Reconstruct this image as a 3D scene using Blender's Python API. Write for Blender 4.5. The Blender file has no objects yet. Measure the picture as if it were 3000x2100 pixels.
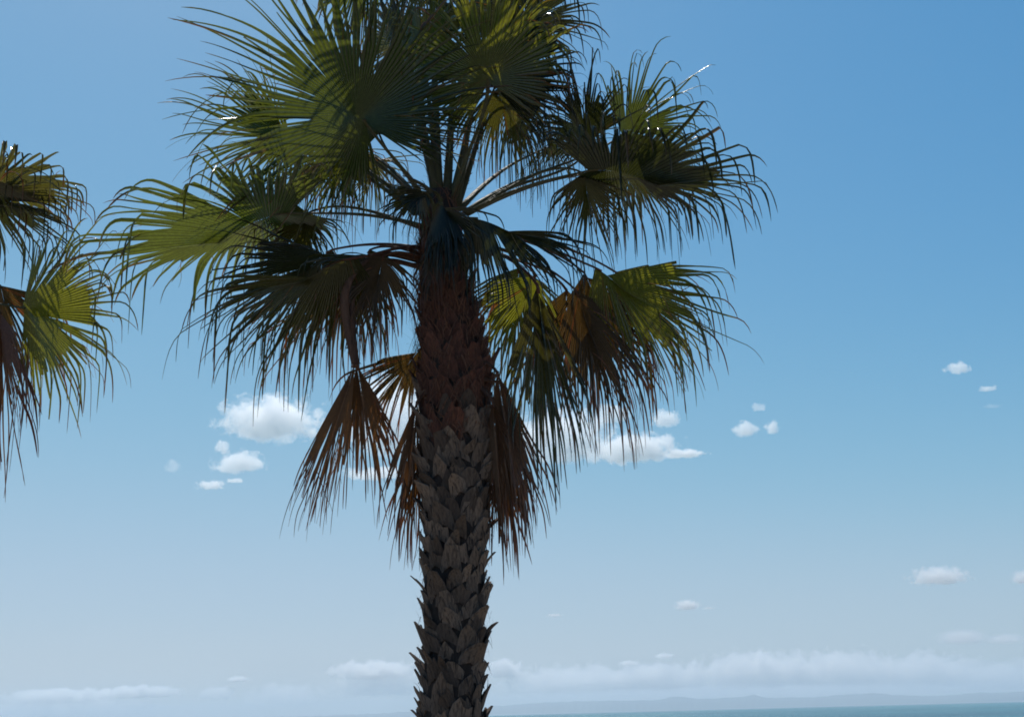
import bpy, bmesh, math, random
import numpy as np
from mathutils import Vector, Matrix

# ------------------------------------------------------------------ camera
scene = bpy.context.scene
C = scene.collection
FPX = 3400.0                       # focal length in pixels of the 3000 px wide picture
PITCH, ROLL = math.radians(17.0), math.radians(-1.5)
EYE = Vector((0, 0, 1.6))
cam_d = bpy.data.cameras.new('camera')
cam = bpy.data.objects.new('camera', cam_d); C.objects.link(cam)
CAMROT = Matrix.Rotation(math.pi/2 + PITCH, 3, 'X') @ Matrix.Rotation(ROLL, 3, 'Z')
cam.matrix_world = Matrix.Translation(EYE) @ CAMROT.to_4x4()
cam_d.sensor_width = 36.0
cam_d.lens = FPX/3000*36.0
cam_d.clip_start, cam_d.clip_end = 0.1, 200000
scene.camera = cam

# ------------------------------------------------------------------ sky and sun
SUN_EL, SUN_AZ = math.radians(60), math.radians(-22)      # azimuth clockwise from +Y
world = bpy.data.worlds.new('World'); scene.world = world; world.use_nodes = True
wn = world.node_tree.nodes; wl = world.node_tree.links
bg = wn['Background']
sky = wn.new('ShaderNodeTexSky'); sky.sky_type = 'NISHITA'; sky.sun_disc = False
sky.sun_elevation = SUN_EL; sky.sun_rotation = SUN_AZ
sky.altitude = 0; sky.air_density = 1.0; sky.dust_density = 0.6; sky.ozone_density = 2.0
# photograph's white balance: a cooler, more saturated blue than the raw sky
sp = wn.new('ShaderNodeSeparateColor'); cb_ = wn.new('ShaderNodeCombineColor'); wl.new(sky.outputs[0], sp.inputs[0])
SKY_S = 0.085
chan = []
for k, (gain, p) in enumerate(((1.1, 1.75), (1.02, 1.0), (1.12, .82))):
    a = wn.new('ShaderNodeMath'); a.operation = 'MULTIPLY'; a.inputs[1].default_value = SKY_S/.5; wl.new(sp.outputs[k], a.inputs[0])
    b = wn.new('ShaderNodeMath'); b.operation = 'POWER'; b.inputs[1].default_value = p; wl.new(a.outputs[0], b.inputs[0])
    c = wn.new('ShaderNodeMath'); c.operation = 'MULTIPLY'; c.inputs[1].default_value = gain*.5/SKY_S; wl.new(b.outputs[0], c.inputs[0])
    chan.append(c)
CURVES = (((.093,.105),(.2,.228),(.36,.362),(.62,.452),(1,.58)),
          ((.27,.308),(.46,.490),(.70,.590),(1,.70)),
          ((.5,.575),(.72,.69),(1,.82)))
for k in range(3):
    a = wn.new('ShaderNodeMath'); a.operation = 'MULTIPLY'; a.inputs[1].default_value = SKY_S/3; wl.new(chan[k].outputs[0], a.inputs[0])
    fc = wn.new('ShaderNodeFloatCurve'); cu = fc.mapping.curves[0]
    cu.points[0].location = (0, 0); cu.points[1].location = (1, 1)
    for (x, y) in CURVES[k]: cu.points.new(x/3, y/3)
    for q in cu.points: q.handle_type = 'AUTO_CLAMPED'
    fc.mapping.update(); wl.new(a.outputs[0], fc.inputs['Value'])
    b = wn.new('ShaderNodeMath'); b.operation = 'MULTIPLY'; b.inputs[1].default_value = 3/SKY_S; wl.new(fc.outputs[0], b.inputs[0])
    chan[k] = b
mn = wn.new('ShaderNodeMath'); mn.operation = 'MINIMUM'; wl.new(chan[0].outputs[0], mn.inputs[0]); wl.new(chan[1].outputs[0], mn.inputs[1])
wl.new(mn.outputs[0], cb_.inputs[0]); wl.new(chan[1].outputs[0], cb_.inputs[1]); wl.new(chan[2].outputs[0], cb_.inputs[2])
wl.new(cb_.outputs[0], bg.inputs[0]); bg.inputs[1].default_value = 0.085
sun_d = bpy.data.lights.new('sun', 'SUN'); sun_d.energy = 4.2; sun_d.angle = math.radians(0.5)
sun_d.color = (1.0, 0.95, 0.88)
sun = bpy.data.objects.new('sun', sun_d); C.objects.link(sun)
SUNDIR = Vector((math.cos(SUN_EL)*math.sin(SUN_AZ), math.cos(SUN_EL)*math.cos(SUN_AZ), math.sin(SUN_EL)))
sun.rotation_mode = 'QUATERNION'; sun.rotation_quaternion = SUNDIR.to_track_quat('Z', 'Y')
sun.location = (0, 0, 30)
vs = scene.view_settings
vs.view_transform = 'Standard'; vs.look = 'None'; vs.gamma = 1; vs.use_curve_mapping = False
vs.exposure = 0.0
cy = scene.cycles
cy.volume_bounces = 6; cy.max_bounces = 8; cy.transparent_max_bounces = 24
cy.volume_max_steps = 256; cy.filter_width = 1.8

# ------------------------------------------------------------------ helpers
K = 3000/2296.0
def ray(px, py):                     # px, py on the 2296 x 1607 reading of the photograph
    d = Vector(((px*K-1500)/FPX, -(py*K-1050)/FPX, -1))
    return CAMROT @ d
def at_y(px, py, Y):                 # point at horizontal distance Y
    d = ray(px, py); return EYE + d*(Y/d.y)
def at_dist(px, py, D):
    d = ray(px, py).normalized(); return EYE + d*D
RIGHT, UP, BACK = (CAMROT @ Vector(v) for v in ((1,0,0),(0,1,0),(0,0,1)))
PPM = 350.0                          # picture units per metre at the palm
DOWN = np.array((0,0,-1.0))

def tag(o, label=None, cat=None, group=None, kind=None):
    if label: o['label'] = label
    if cat: o['category'] = cat
    if group: o['group'] = group
    if kind: o['kind'] = kind
    return o
def mesh_obj(name, verts, faces, mat, parent=None, smooth=False, attrs=None):
    me = bpy.data.meshes.new(name)
    me.from_pydata([tuple(v) for v in verts], [], faces)
    if attrs:
        for k, vals in attrs.items():
            a = me.attributes.new(k, 'FLOAT', 'POINT'); a.data.foreach_set('value', np.asarray(vals, dtype=np.float32))
    me.update()
    if smooth: me.polygons.foreach_set('use_smooth', [True]*len(me.polygons))
    if mat: me.materials.append(mat)
    o = bpy.data.objects.new(name, me); C.objects.link(o)
    if parent: o.parent = parent
    return o
def nmat(name):
    m = bpy.data.materials.new(name); m.use_nodes = True
    m.node_tree.nodes.clear()
    N, L = m.node_tree.nodes, m.node_tree.links
    out = N.new('ShaderNodeOutputMaterial')
    return m, N, L, out
def rgba(c): return (c[0], c[1], c[2], 1)
def noise(N, L, scale, detail=4, src=None, rough=.6):
    t = N.new('ShaderNodeTexNoise'); t.inputs['Scale'].default_value = scale
    t.inputs['Detail'].default_value = detail; t.inputs['Roughness'].default_value = rough
    if src is not None: L.new(src, t.inputs['Vector'])
    return t
def mixc(N, L, a, b, f):
    m = N.new('ShaderNodeMix'); m.data_type = 'RGBA'
    for s, v in ((6, a), (7, b)):
        if hasattr(v, 'is_output') or isinstance(v, bpy.types.NodeSocket): L.new(v, m.inputs[s])
        else: m.inputs[s].default_value = rgba(v)
    if isinstance(f, bpy.types.NodeSocket): L.new(f, m.inputs[0])
    else: m.inputs[0].default_value = f
    return m.outputs[2]
def math_n(N, L, op, a, b=None, clamp=False):
    m = N.new('ShaderNodeMath'); m.operation = op; m.use_clamp = clamp
    for i, v in enumerate((a, b)):
        if v is None: continue
        if isinstance(v, bpy.types.NodeSocket): L.new(v, m.inputs[i])
        else: m.inputs[i].default_value = v
    return m.outputs[0]
def maprange(N, L, v, a, b, c=0, d=1, smooth=False):
    m = N.new('ShaderNodeMapRange'); L.new(v, m.inputs[0])
    if smooth: m.interpolation_type = 'SMOOTHSTEP'
    for i, x in enumerate((a, b, c, d)): m.inputs[i+1].default_value = x
    return m.outputs[0]

# ------------------------------------------------------------------ materials
def leaf_mat(name, base, trans, tip, tipfrom, rough=.2, tw=.43, vein_shade=.55, coat=.4):
    m, N, L, out = nmat(name)
    tc = N.new('ShaderNodeTexCoord')
    tv = N.new('ShaderNodeAttribute'); tv.attribute_name = 'tip'
    ac = N.new('ShaderNodeAttribute'); ac.attribute_name = 'across'
    n1 = noise(N, L, 6, 3, tc.outputs['Object'])
    n2 = noise(N, L, 55, 3, tc.outputs['Object'])
    f = maprange(N, L, math_n(N, L, 'ADD', tv.outputs['Fac'], math_n(N, L, 'MULTIPLY', math_n(N, L, 'SUBTRACT', n1.outputs[0], .5), .9)), tipfrom, tipfrom+.35)
    shade = maprange(N, L, n2.outputs[0], .25, .75, .75, 1.25)
    vein_shade_f = math_n(N, L, 'SUBTRACT', 1.0, math_n(N, L, 'MULTIPLY', ac.outputs['Fac'], vein_shade))  # darker ribs: vein tone, plus the shade of the pleats put into the colour
    oi = N.new('ShaderNodeObjectInfo')
    objf = maprange(N, L, oi.outputs['Random'], 0, 1, .8, 1.2)
    k = math_n(N, L, 'MULTIPLY', math_n(N, L, 'MULTIPLY', shade, vein_shade_f), objf)
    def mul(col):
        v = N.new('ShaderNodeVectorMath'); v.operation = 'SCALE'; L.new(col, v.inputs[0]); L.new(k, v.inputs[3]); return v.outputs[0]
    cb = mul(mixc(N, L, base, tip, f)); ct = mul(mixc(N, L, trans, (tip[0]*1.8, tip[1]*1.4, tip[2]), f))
    p = N.new('ShaderNodeBsdfPrincipled'); L.new(cb, p.inputs['Base Color']); p.inputs['Roughness'].default_value = rough
    p.inputs['Specular IOR Level'].default_value = .5
    p.inputs['Coat Weight'].default_value = coat; p.inputs['Coat Roughness'].default_value = .13
    t = N.new('ShaderNodeBsdfTranslucent'); L.new(ct, t.inputs[0])
    mx = N.new('ShaderNodeMixShader'); mx.inputs[0].default_value = tw
    L.new(p.outputs[0], mx.inputs[1]); L.new(t.outputs[0], mx.inputs[2]); L.new(mx.outputs[0], out.inputs[0])
    bp = N.new('ShaderNodeBump'); bp.inputs['Strength'].default_value = .3; bp.inputs['Distance'].default_value = .004
    L.new(n2.outputs[0], bp.inputs['Height']); L.new(bp.outputs[0], p.inputs['Normal'])
    return m
M = {}
M['green'] = leaf_mat('leaf_green', (.030,.042,.012), (.16,.19,.020), (.14,.085,.03), .75)
M['olive'] = leaf_mat('leaf_olive', (.036,.036,.012), (.15,.135,.018), (.13,.06,.02), .6)
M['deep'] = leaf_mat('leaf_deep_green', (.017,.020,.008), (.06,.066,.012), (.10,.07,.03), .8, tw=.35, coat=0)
M['yellow'] = leaf_mat('leaf_sunlit_yellow', (.055,.058,.014), (.32,.32,.022), (.17,.07,.02), .55)  # for sunlit fans: their brightness is put into a paler, more translucent yellow-green
M['rust'] = leaf_mat('leaf_half_dry', (.040,.026,.012), (.15,.08,.014), (.16,.06,.02), .35, rough=.5)
M['dead'] = leaf_mat('leaf_dead', (.12,.05,.02), (.24,.095,.018), (.12,.045,.022), .4, rough=.65, tw=.3)
def bark_mat(name, a, b, c, sc=14, rough=.85):
    m, N, L, out = nmat(name)
    tc = N.new('ShaderNodeTexCoord'); oi = N.new('ShaderNodeObjectInfo')
    mp = N.new('ShaderNodeMapping'); mp.inputs['Scale'].default_value = (1, 1, .18); L.new(tc.outputs['Object'], mp.inputs[0])
    n1 = noise(N, L, sc*5, 5, mp.outputs[0]); n2 = noise(N, L, sc*.5, 4, tc.outputs['Object'])
    c1 = mixc(N, L, a, b, oi.outputs['Random'])
    c2 = mixc(N, L, c1, c, maprange(N, L, n1.outputs[0], .45, .72))
    c3 = mixc(N, L, c2, (a[0]*.3, a[1]*.3, a[2]*.3), maprange(N, L, n2.outputs[0], .55, .8, 0, .8))
    p = N.new('ShaderNodeBsdfPrincipled'); L.new(c3, p.inputs['Base Color']); p.inputs['Roughness'].default_value = rough
    p.inputs['Specular IOR Level'].default_value = .25
    bp = N.new('ShaderNodeBump'); bp.inputs['Strength'].default_value = 1.0; bp.inputs['Distance'].default_value = .012
    L.new(n1.outputs[0], bp.inputs['Height']); L.new(bp.outputs[0], p.inputs['Normal'])
    L.new(p.outputs[0], out.inputs[0]); return m
M['boot'] = bark_mat('old_leaf_base', (.06,.043,.035), (.20,.142,.108), (.03,.022,.019))
M['boot_red'] = bark_mat('reddish_leaf_base', (.062,.025,.019), (.115,.045,.029), (.024,.012,.011))
M['core'] = bark_mat('trunk_fibre', (.028,.02,.018), (.028,.02,.018), (.012,.01,.009))
M['fibre'] = bark_mat('crown_fibre', (.10,.045,.028), (.13,.06,.035), (.05,.025,.02), 20)
M['petiole'] = bark_mat('green_stalk', (.05,.052,.022), (.07,.062,.025), (.035,.03,.015), 8, .6)
M['petiole_red'] = bark_mat('rusty_stalk', (.085,.032,.02), (.10,.045,.022), (.05,.02,.014), 8, .6)
M['petiole_brown'] = bark_mat('dry_stalk', (.075,.035,.022), (.10,.05,.03), (.04,.02,.014), 10, .7)

def water_mat():
    m, N, L, out = nmat('sea_water')
    g = N.new('ShaderNodeNewGeometry')
    mp = N.new('ShaderNodeMapping'); mp.inputs['Scale'].default_value = (.35, 1, 1); L.new(g.outputs['Position'], mp.inputs[0])
    n1 = noise(N, L, .25, 6, mp.outputs[0], .7); n2 = noise(N, L, .012, 3, mp.outputs[0])
    p = N.new('ShaderNodeBsdfPrincipled')
    mp2 = N.new('ShaderNodeMapping'); mp2.inputs['Scale'].default_value = (.05, .0028, 1); L.new(g.outputs['Position'], mp2.inputs[0])
    n3 = noise(N, L, 1, 5, mp2.outputs[0], .7)
    c0 = mixc(N, L, (.008,.075,.11), (.03,.17,.19), maprange(N, L, n2.outputs[0], .4, .62))
    c = mixc(N, L, c0, (.10,.30,.26), maprange(N, L, n3.outputs[0], .5, .7, 0, .8))
    L.new(c, p.inputs['Base Color']); p.inputs['Roughness'].default_value = .22; p.inputs['IOR'].default_value = 1.33
    bp = N.new('ShaderNodeBump'); bp.inputs['Strength'].default_value = 1; bp.inputs['Distance'].default_value = 1.2
    L.new(n1.outputs[0], bp.inputs['Height']); L.new(bp.outputs[0], p.inputs['Normal'])
    L.new(p.outputs[0], out.inputs[0]); return m
M['water'] = water_mat()
def simple_mat(name, a, b, scale, rough=.9, bump=.02):
    m, N, L, out = nmat(name)
    g = N.new('ShaderNodeNewGeometry'); n1 = noise(N, L, scale, 6, g.outputs['Position']); n2 = noise(N, L, scale*.07, 3, g.outputs['Position'])
    c = mixc(N, L, a, b, maprange(N, L, math_n(N, L, 'ADD', n1.outputs[0], n2.outputs[0]), .8, 1.2))
    p = N.new('ShaderNodeBsdfPrincipled'); L.new(c, p.inputs['Base Color']); p.inputs['Roughness'].default_value = rough
    bp = N.new('ShaderNodeBump'); bp.inputs['Strength'].default_value = .5; bp.inputs['Distance'].default_value = bump
    L.new(n1.outputs[0], bp.inputs['Height']); L.new(bp.outputs[0], p.inputs['Normal'])
    L.new(p.outputs[0], out.inputs[0]); return m
M['sand'] = simple_mat('sand', (.26,.21,.15), (.36,.30,.22), 9)
M['hill'] = simple_mat('far_hill_scrub', (.03,.045,.035), (.06,.06,.05), .01, bump=5)

# ------------------------------------------------------------------ setting: sea, sand, far hills
RE = 6371000.0
SEA_Z = -1.5
def drop(r): return r*r/(2*RE)
def build_sea():
    radii = [32, 60, 110, 200, 350, 600, 1000, 1700, 2800, 4200, 5600, 7200, 9500]
    n = 96; V = []; F = []
    for r in radii:
        for i in range(n+1):
            a = -math.pi/2*1.25 + math.pi*1.25*i/n
            V.append((r*math.sin(a), r*math.cos(a), SEA_Z - drop(r)))
    for j in range(len(radii)-1):
        for i in range(n):
            a = j*(n+1)+i; F.append((a, a+1, a+n+2, a+n+1))
    o = mesh_obj('sea', V, F, M['water']); tag(o, kind='structure')
build_sea()
def build_sand():
    xs = np.linspace(-400, 400, 81); ys = [-300, -120, -40, -10, 0, 5, 10, 15, 20, 25, 30, 35, 40, 50, 80]
    V = []; F = []
    for y in ys:
        for x in xs:
            t = min(max((y-14)/24, 0), 1); t = t*t*(3-2*t)
            V.append((x, y, -t*2.6 + .05*math.sin(x*.3+y)*math.sin(y*.21)*(1 if y > 10 else 0)))
    w = len(xs)
    for j in range(len(ys)-1):
        for i in range(w-1): F.append((j*w+i, j*w+i+1, (j+1)*w+i+1, (j+1)*w+i))
    o = mesh_obj('beach_ground', V, F, M['sand'], smooth=True); tag(o, kind='structure')
build_sand()

random.seed(7)
def ridge_profile(x, seed):
    s = 0
    for k, (fr, am) in enumerate(((1.1, .35), (2.3, .3), (5.1, .2), (11.3, .14), (23.7, .09), (47., .05))):
        s += am*math.sin(x*fr*2.2 + seed*(k+1)*1.7)
    return s
HILL_D = 14000.0
# skyline of the far range read off the photograph: (x, y of the crest), both on the 2296 scale
CREST = [(-400,1645),(200,1622),(600,1608),(900,1596),(1090,1583),(1200,1576),(1300,1571),(1480,1568),(1505,1562),(1530,1561),(1560,1566),(1660,1562),(1690,1556),(1720,1563),(1830,1563),(1870,1558),(1960,1553),(2000,1556),(2060,1559),(2100,1560),(2150,1556),(2200,1551),(2240,1553),(2296,1548),(2500,1546),(2800,1552)]
def build_hills():
    V = []; F = []; n = 900
    cx = [c[0] for c in CREST]; cy_ = [c[1] for c in CREST]
    rows = 7
    for i in range(n+1):
        px = cx[0] + (cx[-1]-cx[0])*i/n
        py = float(np.interp(px, cx, cy_)) + 1.2*ridge_profile(px/120., 3) + 1.3*ridge_profile(px/14., 8)
        p = at_dist(px, py, HILL_D)
        foot = -drop(HILL_D) - 20
        az = math.atan2(p.x, p.y); D = math.hypot(p.x, p.y); top = max(p.z, foot+4)
        for j in range(rows):                       # front slope, crest, back slope
            t = j/3.0 - 1
            rr = D + t*1500 + 130*ridge_profile(px/60.+j*2, 5)*(1 if j not in (3,) else 0)
            hz = foot + (top-foot)*(1-abs(t))**(.75)*(1 if j == 3 else .94)
            V.append((rr*math.sin(az), rr*math.cos(az), hz))
    for i in range(n):
        for j in range(rows-1):
            a = i*rows+j; F.append((a, a+rows, a+rows+1, a+1))
    o = mesh_obj('hills', V, F, M['hill'], smooth=True); tag(o, kind='structure')
build_hills()

# ------------------------------------------------------------------ air
def build_haze():
    m, N, L, out = nmat('haze_air')
    v = N.new('ShaderNodeVolumePrincipled'); v.inputs['Color'].default_value = (.80,.90,1,1); v.inputs['Density'].default_value = 1.25e-4
    v.inputs['Anisotropy'].default_value = .25
    L.new(v.outputs[0], out.inputs['Volume'])
    x, y0, y1, z0, z1 = 17000, -1500, 17500, -60, 215
    V = [(-x,y0,z0),(x,y0,z0),(x,y1,z0),(-x,y1,z0),(-x,y0,z1),(x,y0,z1),(x,y1,z1),(-x,y1,z1)]
    F = [(0,3,2,1),(4,5,6,7),(0,1,5,4),(1,2,6,5),(2,3,7,6),(3,0,4,7)]
    tag(mesh_obj('haze', V, F, m), kind='stuff')
HAZE = True
if HAZE: build_haze()

# ------------------------------------------------------------------ palm building blocks
def frame(ax, out, roll):
    """axis, side and normal of a leaf: ax = direction in the picture (deg, 0 right, 90 up), out = tilt towards the viewer, roll about the axis"""
    a, o, r = map(math.radians, (ax, out, roll))
    A = (RIGHT*math.cos(a) + UP*math.sin(a))*math.cos(o) + BACK*math.sin(o)
    N = BACK - A*BACK.dot(A); N.normalize()
    B = A.cross(N)
    N2 = N*math.cos(r) + B*math.sin(r); B2 = A.cross(N2)
    return np.array(A), np.array(B2), np.array(N2)
def nrm(v): return v/np.maximum(np.linalg.norm(v, axis=-1, keepdims=True), 1e-9)

def fan_blade(rng, origin, A, B, Nn, R, nseg=46, spread=125, fused=.5, costa=.18, g0=.12, g1=1.2, cup=.25, side_len=.72,
              ragged=.2, width=1.0, limp=.5, threads=.35, recurve=.4, broken=.05, th=None, miss=.05, wilt=.2, tears=4):
    """one palm leaf blade: pleated web near the stalk, free pointed segments beyond it that droop; returns verts, faces, attributes"""
    mf, me_ = 6, 11; nseg = int(nseg*1.42); fused = fused*.88
    lo, hi = th if th else (-spread, spread)
    th_b = np.radians(np.linspace(lo, hi, nseg+1)); th_b[1:-1] += rng.normal(0, .12, nseg-1)*(th_b[1]-th_b[0])
    th_m = (th_b[1:]+th_b[:-1])/2
    smax = max(abs(th_b[0]), abs(th_b[-1]))
    # costa curve
    def costa_pt(u):
        u = u[:, None]
        return origin + A*(costa*R)*u + DOWN*(costa*R)*.30*u**2 - Nn*(costa*R)*.25*u**2*recurve
    def paths(th, Ls, rf, jit, sp=None, clump=0):
        n = len(th); u = 1-np.abs(th)/smax
        P = costa_pt(u)
        d = np.cos(th)[:,None]*A + np.sin(th)[:,None]*B + Nn*(cup*(np.abs(th)/smax)[:,None]**1.3)
        d = nrm(d + jit)
        pts = [P.copy()]; dirs = [d.copy()]
        bit = rng.uniform(.1, .85, n)+clump; lg = rng.lognormal(0, .65, n)*np.where(rng.random(n) < wilt, 3.0, 1.0)
        wob = rng.normal(0, 1, (n,3)); wob2 = rng.normal(0, 1, (n,3)); kick = rng.normal(0, .075, (n,3))
        for k in range(mf+me_):
            if k < mf:
                ds = rf[:,None]/mf; d = nrm(d + (DOWN*g0 - Nn*recurve*.35)*ds/R)
                if sp is not None:
                    d = nrm(d + kick*(sp == k)[:,None] + DOWN*((k >= sp)*.10*g1*limp)[:,None])
            else:
                t = (k-mf+.5)/me_; ds = (Ls-rf)/me_; ds = ds[:,None]
                g = g1*(.14 + 6.0*limp*lg*np.clip((t-bit*.7)*7, 0, 1))
                if k == mf and sp is not None: d = nrm(d + kick*(sp == mf)[:,None])
                d = nrm(d + DOWN*(g[:,None])*ds/R*2.2 + wob*ragged*.6*ds/R*2 + wob2*ragged*.9*t*ds/R*2)
            P = P + d*ds
            pts.append(P.copy()); dirs.append(d.copy())
        return np.stack(pts, 1), np.stack(dirs, 1)
    L0 = lambda th: R*(1-(1-side_len)*(np.abs(th)/smax)**2)
    Lm = L0(th_m)*rng.uniform(.74, 1.04, nseg)
    rfm = fused*L0(th_m)
    spl = (mf - np.minimum(rng.geometric(.6, nseg)-1, 3)).astype(int)
    for q in rng.integers(1, nseg-1, tears): spl[q] = int(rng.integers(1, 4)); spl[q-1] = min(spl[q-1], spl[q]+1)
    ii = np.arange(nseg); cl = .28*np.sin(ii*rng.uniform(.5, .9)+rng.uniform(0, 6)) + .2*np.sin(ii*rng.uniform(1.3, 2.1)+rng.uniform(0, 6))
    Bp, Bd = paths(th_b, L0(th_b), fused*L0(th_b), np.zeros((nseg+1,3)))
    Mp, Md = paths(th_m, Lm, rfm, np.zeros((nseg,3)), spl, cl)
    V = []; F = []; tip = []; acr = []
    rows = mf+me_+1
    for i in range(nseg):
        base = len(V)
        split = int(spl[i]); off = rng.normal(0, .13) + (.55 if rng.random() < .07 else 0)
        eL0, eR0 = Bp[i], Bp[i+1]
        wsplit = np.linalg.norm(eR0[split]-eL0[split])/2*width
        sgn = 1
        snap = rng.random() < broken
        last = rows if not snap else int(rng.integers(mf+3, rows-2))
        tw = rng.normal(0, .6)
        if rng.random() < miss: last = mf+1+int(rng.integers(0, 3))
        for j in range(last):
            mid = Mp[i, j]; dd = Md[i, j]
            if j <= split:
                l, r = eL0[j], eR0[j]
                w = np.linalg.norm(r-l)/2
                side = nrm((r-l)) if w > 1e-6 else B
                nn = nrm(np.cross(dd, side))
                mid = (l+r)/2 + nn*w*.75
                if j == 0: mid = mid + nn*.0
                V += [l, mid, r]; tip += [off, off, off]
            else:
                t = (j-split)/(rows-1-split)
                w = wsplit*(1-t)**.5*(1-.24*min(t*4, 1)) + .001
                if snap and j == last-1: w *= .8
                s0 = eR0[split]-eL0[split]; s0 = s0 - dd*np.dot(s0, dd); side = nrm(s0)
                nn = nrm(np.cross(dd, side))
                a = tw*t*2; side2 = side*math.cos(a)+nn*math.sin(a); nn2 = nn*math.cos(a)-side*math.sin(a)
                fold = .9 if t < .3 else 1.1
                V += [mid-side2*w*.92, mid+nn2*w*fold*.75, mid+side2*w*.92]; tip += [t+off]*3
            acr += [0, 1, 0]
        for j in range(last-1):
            a = base+j*3; b = a+3
            F += [(a, a+1, b+1, b), (a+1, a+2, b+2, b+1)]
        if rng.random() < threads:                          # loose thread from the split
            p = eR0[split].copy(); d = nrm(Md[i, split] + rng.normal(0, .35, 3)); q = len(V); side = nrm(np.cross(d, Nn)+1e-3)
            n = 7; ll = R*rng.uniform(.15, .4)
            for j in range(n):
                ww = .0022*(1-j/n)+.0006
                V += [p-side*ww, p+side*ww]; tip += [.95, .95]; acr += [0, 0]
                d = nrm(d + DOWN*.28 + rng.normal(0, .18, 3)); p = p + d*ll/n
            for j in range(n-1):
                a = q+2*j; F.append((a, a+1, a+3, a+2))
    return V, F, tip, acr

def bez(p0, p1, p2, p3, n):
    t = np.linspace(0, 1, n)[:, None]
    return (1-t)**3*p0 + 3*(1-t)**2*t*p1 + 3*(1-t)*t*t*p2 + t**3*p3
def stalk(name, pts, w0, w1, mat, parent, rng, thorns=0, up=None, flat=.5):
    """a tapering stalk with a flattened oval section and small marginal thorns"""
    V = []; F = []; n = len(pts); ns = 8
    T = np.gradient(pts, axis=0); T = nrm(T)
    ref = np.array(UP if up is None else up)
    for i in range(n):
        t = i/(n-1); w = w1 + (w0-w1)*(1-t)**2.2
        s = nrm(np.cross(T[i], ref)); u = nrm(np.cross(s, T[i]))
        for k in range(ns):
            a = 2*math.pi*k/ns
            V.append(pts[i] + s*math.cos(a)*w*.5 + u*math.sin(a)*w*.5*flat)
    for i in range(n-1):
        for k in range(ns):
            a = i*ns+k; b = i*ns+(k+1) % ns; F.append((a, b, b+ns, a+ns))
    F.append(tuple(range(ns))[::-1]); F.append(tuple(range((n-1)*ns, n*ns)))
    for q in range(thorns):
        t = rng.uniform(.1, .97); i = min(int(t*(n-1)), n-2); f = t*(n-1)-i
        c = pts[i]*(1-f)+pts[i+1]*f; w = w1 + (w0-w1)*(1-t)**2.2
        s = nrm(np.cross(T[i], ref))*(1 if q % 2 else -1); e = c + s*w*.48; b = len(V)
        h = .006+.008*rng.random()
        V += [e-T[i]*h*.7, e+T[i]*h*.7, e+s*h*1.3+T[i]*h, e+np.array(ref)*h*.4]; F += [(b, b+1, b+2), (b, b+3, b+2), (b+1, b+2, b+3)]
    return mesh_obj(name, V, F, mat, parent, smooth=True)

def local(pts, root): return [Vector(p)-root for p in pts]

def make_frond(palm, root, Y, hub, ax, out=10, roll=0, R=400, base=None, dz=0., bz=0., mat='green', pet='petiole', seed=0, via=None,
               name='frond', pw=(.07, .028), sag=.12, label=None, **kw):
    rng = np.random.default_rng(seed)
    A, B, Nn = frame(ax, out, roll)
    H = np.array(at_y(hub[0], hub[1], Y-dz)); Rm = R/PPM
    H = H - np.array(root)
    V, F, tip, acr = fan_blade(rng, H, A, B, Nn, Rm, **kw)
    o = mesh_obj(name, V, F, M[mat], palm, attrs={'tip': tip, 'across': acr})
    if label: o['label'] = label
    if base is not None:
        P0 = np.array(at_y(base[0], base[1], Y-bz)) - np.array(root)
        L = np.linalg.norm(H-P0)
        d0 = nrm(H-P0) + np.array((0,0,sag*2.))
        if via:
            ctl = [P0] + [np.array(at_y(v[0], v[1], Y-v[2])) - np.array(root) for v in via] + [H]
            pts = np.array(ctl)
            for _ in range(3):
                q = [pts[0]]
                for a_, b_ in zip(pts[:-1], pts[1:]): q += [a_*.75+b_*.25, a_*.25+b_*.75]
                pts = np.array(q + [pts[-1]])
        else:
            pts = bez(P0, P0 + d0*L*.4, H - nrm(A*.6+nrm(H-P0)*.6)*L*.3, H, 14)
        c_end = H + A*.25*kw.get('costa', .18)*Rm
        pts = np.vstack([pts, c_end[None]])
        stalk('petiole', pts, pw[0], pw[1], M[pet], o, rng, thorns=26)
    return o

# trunk ----------------------------------------------------------------
def boot_mesh(seed, w, h, lean, split):
    """one cut leaf base: thick curved scale, notched below, ragged above, its tip leaning out"""
    r = random.Random(seed); cols, rows = 5, 4; V = []
    tops = [h*(1-.30*abs(u)**2.0) + r.uniform(-.24, .16)*h for u in np.linspace(-1, 1, cols)]
    skew = r.uniform(-.3, .3)
    for side in (0, 1):
        for j in range(rows):
            t = j/(rows-1)
            for i in range(cols):
                u = -1+2*i/(cols-1)
                wb = w*.5*(1.0 - .22*t**1.3) * (1+.05*r.uniform(-1, 1))
                z0 = split*h*(1-abs(u))**.9
                z = z0 + (tops[i]-z0)*t
                x = u*wb + skew*z*.35
                y = -(x*x)/(2*.19) + lean*(max(z, 0)/h)**1.7 + .012*(1-abs(u))
                th = (.022*(1-abs(u)*.55)*(1-.35*t))
                V.append((x, -(y - (th if side else 0)), z))     # y out of the trunk is -Y before turning
    F = []; n = rows*cols
    for j in range(rows-1):
        for i in range(cols-1):
            a = j*cols+i; F.append((a, a+1, a+cols+1, a+cols)); b = a+n; F.append((b, b+cols, b+cols+1, b+1))
    rim = [i for i in range(cols)] + [j*cols+cols-1 for j in range(1, rows)] + [(rows-1)*cols+i for i in range(cols-2, -1, -1)] + [j*cols for j in range(rows-2, 0, -1)]
    for k in range(len(rim)):
        a, b = rim[k], rim[(k+1) % len(rim)]; F.append((b, a, a+n, b+n))
    me = bpy.data.meshes.new('leaf_base'); me.from_pydata(V, [], F); me.update()
    return me

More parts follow.
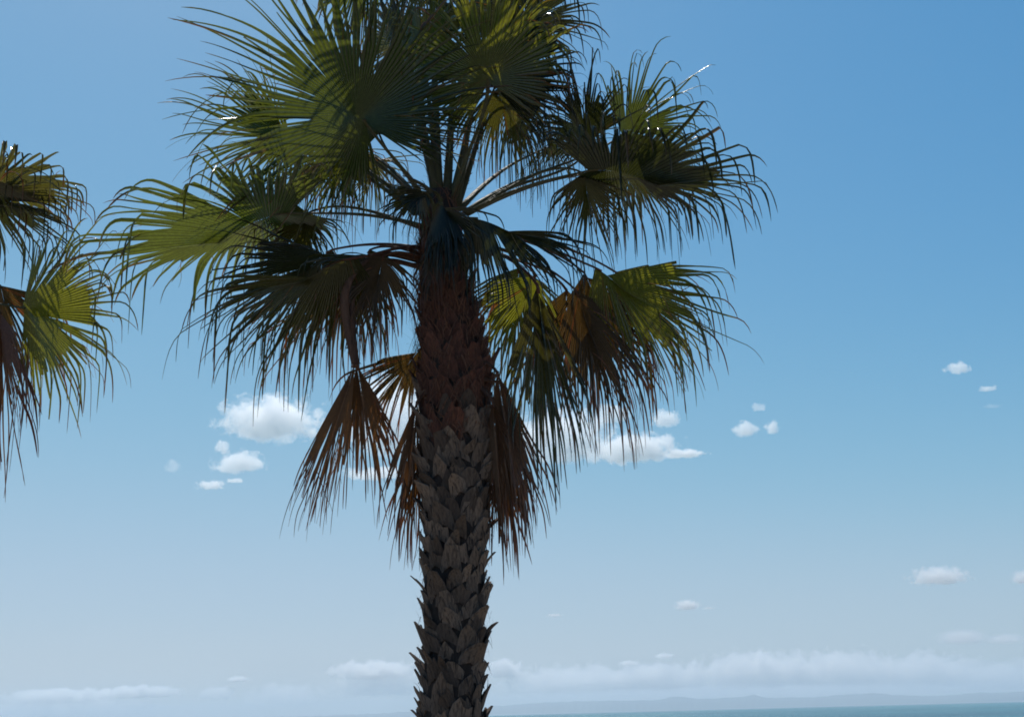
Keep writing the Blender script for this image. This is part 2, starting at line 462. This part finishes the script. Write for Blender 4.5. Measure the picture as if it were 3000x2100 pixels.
def lathe(prof, n, jit, seed):
    r = random.Random(seed); V = []; F = []
    for (x, y, z, rad) in prof:
        for k in range(n):
            a = 2*math.pi*k/n; q = rad*(1+jit*r.uniform(-1, 1)); V.append((x+q*math.cos(a), y+q*math.sin(a), z))
    for j in range(len(prof)-1):
        for k in range(n):
            a = j*n+k; b = j*n+(k+1) % n; F.append((a, b, b+n, a+n))
    F.append(tuple(range((len(prof)-1)*n, len(prof)*n)))
    return V, F

def build_trunk(palm, root, Y, line, y_red, near_only=False, seed=1, detailed=True):
    """line: (centre x, y, half width) of the trunk on the 2296 scale, from the foot of the picture upwards"""
    rnd = random.Random(seed)
    pts = []
    for (px, py, hw) in line:
        p = at_y(px, py, Y); q = at_y(px+hw, py, Y); pts.append((p.x, p.z, (q-p).length))
    p0 = pts[0]
    pts = [(p0[0]+.02, 0.0-.05, p0[2]*1.45), (p0[0]+.015, .35, p0[2]*1.15), (p0[0]+.01, .9, p0[2]*1.02)] + pts
    zs = [p[1] for p in pts]
    cx = lambda z: float(np.interp(z, zs, [p[0] for p in pts]))
    rr = lambda z: float(np.interp(z, zs, [p[2] for p in pts]))
    prof = []
    for z in np.arange(zs[0], zs[-1], .06):
        prof.append((cx(z)-root.x, Y-root.y, z-root.z, rr(z)*.86))
    V, F = lathe(prof, 28, .03, seed)
    tr = mesh_obj('trunk', V, F, M['core'], palm, smooth=True)
    z_red = at_y(1000, y_red, Y).z
    variants = [boot_mesh(s, .125+.05*rnd.random(), .135+.06*rnd.random(), .025+.04*rnd.random(), .30) for s in range(12)]
    spiky = [boot_mesh(20+s, .08, .13, .065+.012*s, .2) for s in range(3)]
    red = [boot_mesh(40+s, .12+.04*rnd.random(), .20, .04, .25) for s in range(6)]
    for m_ in variants+spiky: m_.materials.append(M['boot'])
    for m_ in red: m_.materials.append(M['boot_red'])
    zstart = 1.45 if detailed else 9e9
    placed = []
    z = .02; k = 0
    while z < zs[-1]-.28:
        R_ = rr(z); a = k*2.39996 + rnd.uniform(-.22, .22)
        placed.append((z+rnd.uniform(-.012, .012), a)); k += 1
        z += (.0078 if z < zstart + 1.9 else .0105)*(.2/max(R_, .12))
    joined = {True: ([], []), False: ([], [])}
    nb = 0
    for (z, a) in placed:
        R_ = rr(z+.05); x = cx(z)
        facing = math.cos(a - (-math.pi/2))      # 1 = towards the viewer
        if z > z_red + rnd.gauss(0, .17): me = rnd.choice(red)
        else: me = rnd.choice(spiky) if rnd.random() < .07 else rnd.choice(variants)
        s = min(max(R_/.205, .75), 1.25)*rnd.uniform(.74, 1.06)
        rot = Matrix.Rotation(a + math.pi/2, 4, 'Z')
        tilt = Matrix.Rotation(rnd.uniform(-.08, .16), 4, 'X') @ Matrix.Rotation(rnd.uniform(-.35, .35), 4, 'Y')
        mw = Matrix.Translation((x + R_*.84*math.cos(a) - root.x, Y + R_*.84*math.sin(a) - root.y, z - root.z)) @ rot @ tilt @ Matrix.Scale(s, 4)
        if z > zstart and facing > -.1 and nb < 298:
            o = bpy.data.objects.new('leaf_base', me); C.objects.link(o); o.parent = tr; o.matrix_local = mw; nb += 1
        else:
            jv, jf = joined[me in red]
            b = len(jv); jv += [mw @ v.co for v in me.vertices]; jf += [tuple(i+b for i in p.vertices) for p in me.polygons]
    print('singles', nb, 'of', len(placed))
    for is_red, (jv, jf) in joined.items():
        if jv: tag(mesh_obj('leaf_base_mass', jv, jf, M['boot_red'] if is_red else M['boot'], tr), kind='stuff')
    return tr, cx, rr, zs

def fibre_mass(palm_tr, root, Y, cx, rr, z0, z1, n, seed, mat, lmin=.08, lmax=.3):
    rng = np.random.default_rng(seed); V = []; F = []
    for i in range(n):
        z = rng.uniform(z0, z1); a = rng.uniform(0, 2*math.pi); R_ = rr(z)*rng.uniform(.9, 1.06)
        p = np.array((cx(z)+R_*math.cos(a)-root.x, Y+R_*math.sin(a)-root.y, z-root.z))
        outv = np.array((math.cos(a), math.sin(a), 0)); tan = np.array((-math.sin(a), math.cos(a), 0))
        d = nrm(outv*rng.uniform(.05, .6) + tan*rng.normal(0, .6) + np.array((0,0,rng.choice([-1, 1], p=[.65,.35]))))
        L = rng.uniform(lmin, lmax); b = len(V); m_ = 6; w = rng.uniform(.0015, .006)
        for j in range(m_):
            t = j/(m_-1); V += [p-tan*w*(1-t), p+tan*w*(1-t)+outv*w*.3]
            p = p + d*L/m_; d = nrm(d + DOWN*.22 + rng.normal(0, .1, 3))
        for j in range(m_-1): F.append((b+2*j, b+2*j+1, b+2*j+3, b+2*j+2))
    o = mesh_obj('fibre', V, F, mat, palm_tr); tag(o, kind='stuff'); return o

# ------------------------------------------------------------------ the main palm
Y0 = 7.2
LINE = [(1015,1650,80),(1014,1550,76),(1018,1450,75),(1020,1350,78),(1018,1250,77),(1020,1180,79),(1022,1080,83),(1022,980,87),
        (1020,900,87),(1016,820,82),(1008,740,72),(1000,660,62),(994,600,58),(990,540,54),(988,480,42),(986,420,30)]
root = Vector((at_y(1015, 1607, Y0).x, Y0, 0))
palm = bpy.data.objects.new('palm_tree', None); C.objects.link(palm); palm.location = root
tag(palm, 'tall fan palm in the middle with a shaggy scaly trunk and a full crown', 'palm tree', 'fan palms by the sea')
tr, cx, rr, zs = build_trunk(palm, root, Y0, LINE, 985)
zt = lambda py: at_y(1000, py, Y0).z
fibre_mass(tr, root, Y0, cx, rr, zt(980), zt(450), 1500, 3, M['fibre'])
fibre_mass(tr, root, Y0, cx, rr, zt(1600), zt(980), 350, 4, M['core'], .05, .12)

FR = [
 # upper left, big stiff fan seen from below
 dict(hub=(820,277), base=(985,500), ax=126, out=30, roll=180, R=455, dz=.45, spread=160, fused=.5, costa=.1, g0=.04, g1=.25, limp=.25, cup=.05, side_len=.5, mat='green', nseg=72, wilt=.1, recurve=.1),
 dict(hub=(850,300), base=(985,500), ax=98, out=5, roll=165, R=350, dz=.1, spread=120, fused=.4, costa=.1, g0=.04, g1=.3, limp=.3, mat='olive', nseg=46, recurve=.1),
 # upper left, narrow folded one behind it
 dict(hub=(632,285), base=(930,480), ax=136, out=-5, roll=112, R=225, dz=-.1, spread=40, fused=.5, g0=.05, g1=.3, nseg=18, mat='green'),
 # left, above the middle
 dict(hub=(665,305), base=(950,480), ax=168, out=0, roll=138, R=290, dz=-.1, th=(-75, 110), fused=.42, costa=.2, g0=.06, g1=.45, mat='green', nseg=38, limp=.6),
 # hanging comb behind the left fans
 dict(hub=(790,335), base=(960,470), ax=190, out=-30, roll=108, R=290, dz=-.35, spread=125, fused=.28, g0=.2, g1=1.5, limp=.8, mat='olive', nseg=44),
 # below the big fan, lit green segments
 dict(hub=(770,350), base=(960,470), ax=262, out=12, roll=180, R=150, dz=.1, spread=65, fused=.6, g0=.1, g1=.9, mat='yellow', nseg=18),
 # left middle, large flat one
 dict(hub=(650,478), base=(955,510), ax=184, out=2, roll=112, R=405, dz=.15, spread=135, fused=.56, costa=.4, g0=.04, g1=1.0, limp=.6, mat='green', nseg=58, side_len=.58, tears=2, wilt=.12),
 dict(hub=(690,478), base=(955,515), ax=238, out=-10, roll=150, R=200, dz=-.05, spread=100, fused=.35, g0=.3, g1=1.6, limp=.8, mat='olive', nseg=34),
 # behind, hanging between the left fans
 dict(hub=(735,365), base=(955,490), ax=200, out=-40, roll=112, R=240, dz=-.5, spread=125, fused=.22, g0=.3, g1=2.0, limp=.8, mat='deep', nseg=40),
 dict(hub=(850,360), base=(965,470), ax=220, out=-45, roll=120, R=240, dz=-.6, spread=110, fused=.22, g0=.3, g1=1.6, limp=.8, mat='olive', nseg=38),
 # crown top outside the picture, shading the fans below
 dict(hub=(820,-70), base=(985,460), ax=125, out=-35, roll=140, R=360, dz=-.6, spread=130, fused=.55, g0=.1, g1=1.0, mat='green', nseg=44),
 dict(hub=(835,-130), base=(985,460), ax=118, out=-5, roll=135, R=400, dz=.0, spread=135, fused=.6, g0=.05, g1=.6, mat='green', nseg=50),
 dict(hub=(950,-120), base=(985,460), ax=105, out=-20, roll=150, R=360, dz=-.4, spread=130, fused=.55, g0=.1, g1=1.0, mat='green', nseg=44),
 # more of the crowded middle
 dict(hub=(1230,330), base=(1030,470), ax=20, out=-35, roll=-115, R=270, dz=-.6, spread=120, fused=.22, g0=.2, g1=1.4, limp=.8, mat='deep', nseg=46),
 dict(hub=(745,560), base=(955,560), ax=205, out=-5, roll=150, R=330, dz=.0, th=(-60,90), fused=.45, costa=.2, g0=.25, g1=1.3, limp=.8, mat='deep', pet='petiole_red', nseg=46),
 dict(hub=(860,575), base=(965,585), ax=255, out=10, roll=170, R=230, dz=.2, spread=80, fused=.4, g0=.3, g1=1.3, limp=.8, mat='rust', pet='petiole_red', nseg=34),
 dict(hub=(1290,650), base=(1045,540), ax=-68, out=10, roll=175, R=350, dz=.1, spread=45, fused=.45, g0=.2, g1=1.1, limp=.7, mat='rust', pet='petiole_red', nseg=36),
 dict(hub=(1380,610), base=(1045,515), ax=-48, out=-15, roll=170, R=340, dz=-.25, th=(-60,60), fused=.45, g0=.2, g1=1.2, limp=.7, mat='olive', pet='petiole_red', nseg=44),
 dict(hub=(1165,600), base=(1035,560), ax=-98, out=-25, roll=175, R=330, dz=-.35, spread=60, fused=.4, g0=.3, g1=1.2, limp=.7, mat='deep', pet='petiole_red', nseg=34),
 # lower left, dark
 dict(hub=(800,578), base=(950,555), ax=190, out=8, roll=168, R=395, dz=.3, th=(-14, 115), fused=.45, costa=.3, g0=.2, g1=1.2, limp=.8, mat='olive', pet='petiole_red', nseg=42, side_len=.7),
 dict(hub=(830,560), base=(960,575), ax=235, out=-5, roll=150, R=280, dz=.1, th=(-70,100), fused=.35, costa=.15, g0=.3, g1=1.5, limp=.8, mat='olive', pet='petiole_red', nseg=36),
 dict(hub=(800,600), base=(960,600), ax=212, out=-18, roll=160, R=360, dz=-.1, th=(-20,90), fused=.4, costa=.15, g0=.3, g1=1.4, limp=.8, mat='rust', pet='petiole_red', nseg=34),
 # top centre, frontal fan
 dict(hub=(1095,185), base=(1008,470), ax=105, out=28, roll=180, R=300, dz=.35, spread=140, fused=.6, costa=.1, g0=.1, g1=1.0, limp=.6, mat='yellow', nseg=50, cup=.15),
 dict(hub=(1110,195), base=(1012,470), ax=60, out=15, roll=178, R=270, dz=.15, spread=110, fused=.55, costa=.1, g0=.15, g1=1.3, limp=.7, mat='deep', nseg=42, cup=.15),
 # its hanging neighbours
 dict(hub=(1110,205), base=(1020,470), ax=-52, out=-20, roll=160, R=260, dz=.0, spread=95, fused=.35, g0=.4, g1=1.5, limp=.8, mat='olive', nseg=46),
 dict(hub=(1150,200), base=(1022,470), ax=-75, out=-30, roll=160, R=270, dz=-.3, spread=80, fused=.35, g0=.4, g1=1.5, limp=.8, mat='deep', nseg=34),
 # top, beyond the upper edge of the picture
 dict(hub=(955,170), base=(985,460), ax=98, out=-10, roll=120, R=300, dz=-.1, spread=120, fused=.5, g0=.1, g1=.9, mat='green', nseg=44),
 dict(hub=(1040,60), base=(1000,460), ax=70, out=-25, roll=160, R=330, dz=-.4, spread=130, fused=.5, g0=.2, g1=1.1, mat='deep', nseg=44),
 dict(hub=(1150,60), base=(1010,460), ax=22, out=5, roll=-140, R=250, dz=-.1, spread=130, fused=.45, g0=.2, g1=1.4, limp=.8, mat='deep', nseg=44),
 dict(hub=(905,110), base=(980,460), ax=112, out=-35, roll=140, R=300, dz=-.5, spread=120, fused=.5, g0=.1, g1=.8, mat='olive', nseg=40),
 # right, large ones on two long stalks
 dict(hub=(1320,383), base=(1050,478), ax=6, out=5, roll=-118, R=350, dz=.15, spread=130, fused=.45, costa=.45, g0=.14, g1=1.5, limp=.7, mat='deep', nseg=52, side_len=.6),
 dict(hub=(1385,310), base=(1040,478), ax=42, out=10, roll=176, R=260, dz=-.1, th=(-95,70), fused=.46, costa=.2, g0=.12, g1=1.5, limp=.6, mat='green', nseg=38),
 dict(hub=(1325,320), base=(1045,476), ax=112, out=5, roll=150, R=250, dz=.0, th=(-80,95), fused=.4, g0=.35, g1=2.2, limp=.9, mat='deep', nseg=40),
 dict(hub=(1400,385), base=(1048,480), ax=-10, out=-30, roll=-130, R=300, dz=-.4, spread=110, fused=.35, g0=.3, g1=1.6, limp=.8, mat='deep', pet='petiole', nseg=40),
 dict(hub=(1310,390), base=(1045,480), ax=-82, out=5, roll=170, R=230, dz=.05, spread=75, fused=.35, g0=.3, g1=1.2, limp=.8, mat='olive', nseg=34),
 # right, small arching dark one near the trunk
 dict(hub=(1045,488), base=(990,530), ax=-6, out=22, roll=178, R=270, dz=.35, bz=.2, th=(-98, 8), fused=.52, costa=.42, g0=.4, g1=1.6, limp=.7, mat='deep', nseg=34),
 dict(hub=(975,430), base=(990,540), ax=196, out=35, roll=178, R=105, dz=.3, bz=.15, spread=55, fused=.7, g0=.2, g1=1.0, mat='deep', nseg=18),
 dict(hub=(1000,470), base=(990,540), ax=-86, out=20, roll=180, R=165, dz=.35, bz=.2, spread=28, fused=.75, g0=.3, g1=1.0, mat='deep', nseg=14),
 # young drooping ones over the top of the trunk
 dict(hub=(985,455), base=(990,560), ax=-40, out=35, roll=178, R=200, dz=.42, bz=.2, th=(-85,40), fused=.45, g0=.5, g1=1.5, limp=.7, mat='deep', nseg=28),
 dict(hub=(950,430), base=(985,550), ax=215, out=30, roll=175, R=150, dz=.35, bz=.18, th=(-60,80), fused=.4, g0=.5, g1=1.5, limp=.7, mat='olive', nseg=24),
 dict(hub=(975,545), base=(985,600), ax=-100, out=10, roll=178, R=150, dz=.3, bz=.22, spread=40, fused=.4, g0=.4, g1=1.2, mat='rust', pet='petiole_red', nseg=18),
 # lower right
 dict(hub=(1334,600), base=(1040,505), ax=-28, out=5, roll=178, R=350, dz=.15, th=(-75, 42), fused=.5, costa=.2, g0=.1, g1=1.1, limp=.6, mat='yellow', pet='petiole_red', nseg=38, side_len=.85),
 dict(hub=(1310,612), base=(1045,510), ax=-62, out=-5, roll=172, R=360, dz=-.05, th=(-60, 50), fused=.4, g0=.15, g1=1.1, limp=.7, mat='rust', pet='petiole_red', nseg=36, side_len=.8),
 dict(hub=(1205,640), base=(1040,540), ax=-82, out=14, roll=178, R=425, dz=.25, th=(-30,22), fused=.55, g0=.2, g1=1.0, limp=.5, mat='olive', pet='petiole_red', nseg=30, side_len=.8),
 dict(hub=(1200,620), base=(1040,560), ax=-118, out=-5, roll=180, R=230, dz=-.1, spread=60, fused=.5, g0=.1, g1=.9, mat='yellow', pet='petiole_red', nseg=24),
 dict(hub=(1270,650), base=(1040,560), ax=-90, out=-15, roll=175, R=310, dz=-.3, spread=50, fused=.4, g0=.2, g1=1.1, mat='rust', pet='petiole_red', nseg=28),
 # half dry one against the trunk, left
 dict(hub=(945,780), base=(975,760), ax=222, out=0, roll=172, R=260, dz=-.05, bz=0, th=(-35,50), fused=.4, g0=.3, g1=1.2, mat='rust', pet='petiole_brown', nseg=20),
]
for i, f in enumerate(FR):
    make_frond(palm, root, Y0, seed=100+i, **f)
DEAD = [
 # hanging dead leaf on its long stalk, left
 dict(hub=(795,815), base=(945,585), via=[(840,560,.15),(768,640,.25),(778,740,.25)], ax=-108, out=5, roll=172, R=390, dz=.25, th=(-11,15), fused=.6, costa=.1, g0=.12, g1=.8, limp=.4, nseg=28, side_len=.9, pw=(.09,.05)),
 dict(hub=(800,818), base=(945,600), via=[(850,575,.1),(785,650,.18),(790,740,.18)], ax=-80, out=-10, roll=165, R=300, dz=.18, spread=22, fused=.5, g0=.2, g1=1.0, nseg=20, pw=(.08,.04)),
 dict(hub=(1115,835), base=(1060,800), ax=-79, out=10, roll=175, R=345, dz=.15, bz=.1, spread=20, fused=.5, g0=.3, g1=1.0, nseg=26, side_len=.9),
 dict(hub=(1135,870), base=(1070,850), ax=-86, out=5, roll=182, R=310, dz=.12, bz=.1, spread=16, fused=.5, g0=.3, g1=1.0, nseg=24, side_len=.9),
 dict(hub=(935,900), base=(965,880), ax=-98, out=5, roll=170, R=300, dz=.1, bz=.1, spread=16, fused=.45, g0=.3, g1=1.0, nseg=20, side_len=.9),
 dict(hub=(1105,900), base=(1060,860), ax=-84, out=0, roll=195, R=330, dz=.2, bz=.1, spread=22, fused=.5, g0=.3, g1=1.0, nseg=20, side_len=.9),
 dict(hub=(950,980), base=(975,960), ax=-102, out=0, roll=160, R=270, dz=0, bz=.1, spread=22, fused=.35, g0=.3, g1=1.0, nseg=20),
 dict(hub=(1120,1000), base=(1080,960), ax=-80, out=-10, roll=200, R=250, dz=-.1, bz=0, spread=25, fused=.35, g0=.3, g1=1.0, nseg=20),
]
for i, f in enumerate(DEAD):
    make_frond(palm, root, Y0, seed=300+i, name='dead_frond', mat='dead', pet='petiole_brown', label='brown dead frond hanging down', **f)

# ------------------------------------------------------------------ the palm at the left edge
Y1 = 7.4
X1 = at_y(-240, 1000, Y1).x
root2 = Vector((X1, Y1, 0))
palm2 = bpy.data.objects.new('palm_tree', None); C.objects.link(palm2); palm2.location = root2
tag(palm2, 'fan palm at the left edge of the photo, only its right fronds in view', 'palm tree', 'fan palms by the sea')
LINE2 = [(-245+d, y, h) for (d, y, h) in ((0,1650,82),(0,1400,78),(0,1150,86),(0,950,84),(0,800,66),(0,660,55),(0,560,30))]
tr2, cx2, rr2, zs2 = build_trunk(palm2, root2, Y1, LINE2, 1050, detailed=False)
FR2 = [
 dict(hub=(-60,400), base=(-240,620), ax=8, out=5, roll=-122, R=260, spread=125, fused=.6, costa=.4, g0=.14, g1=2.6, limp=.8, mat='olive', nseg=50, side_len=.75),
 dict(hub=(-60,430), base=(-240,640), ax=-10, out=-15, roll=-140, R=300, dz=-.2, spread=110, fused=.45, costa=.2, g0=.3, g1=1.9, limp=.8, mat='deep', nseg=42),
 dict(hub=(50,690), base=(-235,680), ax=-14, out=10, roll=180, R=330, dz=.1, th=(-85,100), fused=.52, costa=.1, g0=.06, g1=1.4, limp=.6, mat='yellow', nseg=48, side_len=.8),
 dict(hub=(0,640), base=(-240,660), ax=-70, out=0, roll=170, R=330, dz=0, spread=60, fused=.4, costa=.1, g0=.3, g1=1.2, mat='rust', nseg=28),
 dict(hub=(-170,220), base=(-240,560), ax=70, out=10, roll=170, R=240, spread=130, fused=.5, g0=.2, g1=1.0, mat='green', nseg=40),
 dict(hub=(-350,230), base=(-245,560), ax=115, out=10, roll=170, R=280, spread=130, fused=.5, g0=.2, g1=1.0, mat='green', nseg=40),
 dict(hub=(-440,420), base=(-250,600), ax=170, out=0, roll=120, R=300, spread=120, fused=.5, g0=.1, g1=1.2, mat='green', nseg=40),
 dict(hub=(-420,640), base=(-250,640), ax=200, out=0, roll=150, R=300, spread=110, fused=.5, g0=.2, g1=1.4, mat='olive', nseg=40),
]
for i, f in enumerate(FR2): make_frond(palm2, root2, Y1, seed=500+i, **f)
make_frond(palm2, root2, Y1, seed=520, name='dead_frond', mat='dead', pet='petiole_brown', hub=(-2,700), base=(-235,760), ax=-84, out=5, roll=20, R=360, dz=.2, spread=50, fused=.4, g0=.3, g1=1.0, nseg=30)
make_frond(palm2, root2, Y1, seed=521, name='dead_frond', mat='dead', pet='petiole_brown', hub=(-330,820), base=(-250,800), ax=-110, out=5, roll=20, R=330, dz=.0, spread=50, fused=.4, g0=.3, g1=1.0, nseg=30)

# ------------------------------------------------------------------ clouds
def cloud_mat(name, dens, soft, nscale, an=.5):
    m, N, L, out = nmat(name)
    tc = N.new('ShaderNodeTexCoord'); oi = N.new('ShaderNodeObjectInfo')
    # object space: x, y, z in -1..1 across the cloud's body
    sep = N.new('ShaderNodeSeparateXYZ'); L.new(tc.outputs['Object'], sep.inputs[0])
    vl = N.new('ShaderNodeVectorMath'); vl.operation = 'LENGTH'; L.new(tc.outputs['Object'], vl.inputs[0])
    mp = N.new('ShaderNodeVectorMath'); mp.operation = 'MULTIPLY_ADD'; L.new(tc.outputs['Object'], mp.inputs[0])
    vt = N.new('ShaderNodeVectorTransform'); vt.vector_type = 'VECTOR'; vt.convert_from = 'OBJECT'; vt.convert_to = 'WORLD'; L.new(tc.outputs['Object'], vt.inputs[0])
    off = N.new('ShaderNodeVectorMath'); off.operation = 'SCALE'; off.inputs[0].default_value = (37, 91, 53); L.new(oi.outputs['Random'], off.inputs[3])
    sc = N.new('ShaderNodeVectorMath'); sc.operation = 'SCALE'; L.new(vt.outputs[0], sc.inputs[0]); sc.inputs[3].default_value = nscale
    ad = N.new('ShaderNodeVectorMath'); ad.operation = 'ADD'; L.new(sc.outputs[0], ad.inputs[0]); L.new(off.outputs[0], ad.inputs[1])
    n1 = noise(N, L, 1, 6, ad.outputs[0], .68); n1.inputs['Distortion'].default_value = .35
    r = maprange(N, L, vl.outputs['Value'], .1, 1.0, 1.0, -.55)
    v = math_n(N, L, 'ADD', r, math_n(N, L, 'MULTIPLY', math_n(N, L, 'SUBTRACT', n1.outputs[0], .5), 3.6))
    flat = maprange(N, L, sep.outputs['Z'], -.75, -.35, -.8, 0)
    v = math_n(N, L, 'ADD', v, flat)
    d = maprange(N, L, v, 0, soft, 0, 1, smooth=True)
    sca = N.new('ShaderNodeSeparateColor'); L.new(oi.outputs['Color'], sca.inputs[0])
    d = math_n(N, L, 'MULTIPLY', math_n(N, L, 'MULTIPLY', d, dens), sca.outputs[0])
    vol = N.new('ShaderNodeVolumePrincipled'); vol.inputs['Color'].default_value = (1, 1, 1, 1); vol.inputs['Anisotropy'].default_value = .5
    L.new(d, vol.inputs['Density']); L.new(vol.outputs[0], out.inputs['Volume'])
    m.cycles.volume_step_rate = .45
    return m
M['cloud'] = cloud_mat('cloud_vapour', .75, .28, 1/70.)
M['cloud_far'] = cloud_mat('far_cloud_vapour', .6, .3, 1/340.)
M['cloud_small'] = cloud_mat('small_cloud_vapour', .8, .3, 1/34.)
def make_cloud(cx_, cy_, w, h, label, group=None, dens=.03, H=1300., name='cloud', dist=None):
    d = ray(cx_, cy_).normalized()
    D = dist if dist else min(H/max(d.z, .02), 30000)
    c = EYE + d*D
    ppm = FPX/K*1.0/D
    bm = bmesh.new(); bmesh.ops.create_icosphere(bm, subdivisions=3, radius=1.0)
    me = bpy.data.meshes.new(name); bm.to_mesh(me); bm.free(); me.materials.append(M['cloud_far'] if dist else (M['cloud'] if w > 110 else M['cloud_small']))
    o = bpy.data.objects.new(name, me); C.objects.link(o); o.location = c
    sx, sz = w/2/ppm*1.35, h/2/ppm*1.6
    o.scale = (sx, max(sz*1.2, sx*.5), sz)
    ref = 180.0/max(sz, 30)
    o.color = (dens*ref, 1, 1, 1)
    tag(o, label, 'cloud', group)
    return o
CLOUDS = True
CL = [  # centre x, y, width, height on the 2296 scale, density, label
 (612, 945, 225, 100, .03, 'largest bright white cloud, puffy, between the left fronds and the brown dead frond', 0),
 (872, 945, 190, 180, .03, 'bright white cloud seen through the hanging fronds just left of the trunk', 0),
 (1255, 985, 240, 120, .03, 'white cloud seen through the hanging fronds just right of the trunk', 0),
 (1410, 1010, 230, 64, .03, 'long flat bright cloud tapering right of the trunk, below the right fronds', 0),
 (1530, 1018, 100, 18, .02, 'thin pointed tail of white cloud at the right end of the long flat one', 0),
 (1370, 930, 90, 46, .013, 'small white cloud behind the tips of the lower right fronds', 0),
 (1492, 940, 66, 40, .016, 'small slanting white cloud just right of the lower right frond tips', 0),
 (535, 1040, 118, 46, .02, 'second largest left cloud, small and white just below the big bright one', 0),
 (500, 1005, 32, 30, .013, 'tiny round puff between the big bright left cloud and the one below it', 0),
 (474, 1088, 62, 22, .014, 'small flat white cloud, lowest of the left group', 0),
 (528, 1078, 44, 9, .012, 'thin short streak of cloud beside the lowest left one', 0),
 (388, 1046, 34, 30, .003, 'very faint wisp of cloud, leftmost above the low bank', 0),
 (845, 1062, 170, 26, .010, 'thin faint flat cloud behind the tips of the brown dead frond', 0),
 (1672, 965, 52, 34, .017, 'small white puff right of the palm, left one of a close pair', 0),
 (1731, 961, 32, 28, .013, 'tiny white puff right of the palm, right one of a close pair', 0),
 (1701, 914, 36, 18, .005, 'faint wisp of cloud above the close pair of puffs', 0),
 (2147, 827, 54, 24, .015, 'small white cloud high at the right, upper of the two there', 0),
 (2212, 871, 38, 14, .013, 'tiny flat white cloud high at the right, lower of the two there', 0),
 (2224, 911, 40, 8, .002, 'barely visible streak of cloud under the high right pair', 0),
 (2106, 1293, 122, 38, .022, 'ragged white cloud at the right, between the crown and the sea', 0),
 (2294, 1296, 48, 28, .020, 'white cloud cut by the right edge of the photo', 0),
 (1541, 1357, 54, 24, .020, 'small lone white cloud with a grey underside right of the trunk', 0),
 (1588, 1363, 30, 6, .004, 'faint shred trailing right of the small lone cloud', 0),
 (1243, 1379, 38, 7, .006, 'faint flat streak of cloud just right of the scaly trunk', 0),
 (2158, 1429, 108, 30, .012, 'long low white cloud at the right, above the horizon bank', 0),
 (2256, 1432, 84, 20, .008, 'pale right end of the low cloud near the right edge', 0),
]
BANK = [
 (1490, 1470, 40, 12, .005, 'small pale puff above the middle of the horizon bank'),
 (1413, 1486, 40, 10, .004, 'smaller pale puff left of another above the horizon bank'),
 (1130, 1500, 110, 42, .006, 'pale hump of cloud just right of the trunk, low over the sea'),
 (1290, 1528, 330, 60, .004, 'pale pinkish cloud bank low over the sea, from the trunk rightwards'),
 (1480, 1520, 260, 62, .005, 'pale pinkish middle stretch of the low cloud bank'),
 (1700, 1508, 300, 78, .006, 'brightest and highest swell of the low cloud bank'),
 (1890, 1505, 260, 76, .006, 'pale swell of the low bank right of its highest part'),
 (2080, 1508, 260, 70, .005, 'hazy swell of the low bank under the long low white cloud'),
 (2270, 1520, 240, 62, .004, 'hazy end of the low cloud bank at the right edge'),
 (1800, 1545, 1150, 40, .0022, 'thin veil of cloud along the foot of the right cloud bank'),
 (840, 1505, 200, 40, .006, 'pale lumpy cloud just left of the trunk, low over the sea'),
 (860, 1540, 260, 50, .0025, 'hazy veil under the lumpy cloud left of the trunk'),
 (534, 1523, 52, 13, .005, 'small pale dome of cloud low at the left'),
 (490, 1555, 100, 28, .003, 'faint low cloud under the small dome at the left'),
 (640, 1560, 190, 46, .0025, 'faint low cloud between the left dome and the trunk'),
 (300, 1553, 190, 26, .006, 'right half of the pale low bank at the lower left'),
 (130, 1562, 240, 30, .005, 'left half of the pale low bank at the lower left'),
 (150, 1592, 420, 40, .002, 'hazy veil at the lower left corner above the horizon'),
]
if CLOUDS:
    for (x, y, w, h, dn, lb, _) in CL: make_cloud(x, y, w, h, lb, 'small white clouds over the sea', dens=dn*.65)
    for (x, y, w, h, dn, lb) in BANK: make_cloud(x, y, w, h, lb, 'pale cloud bank along the horizon', dens=dn*3.4, dist=30000 if w < 1000 else 36000)
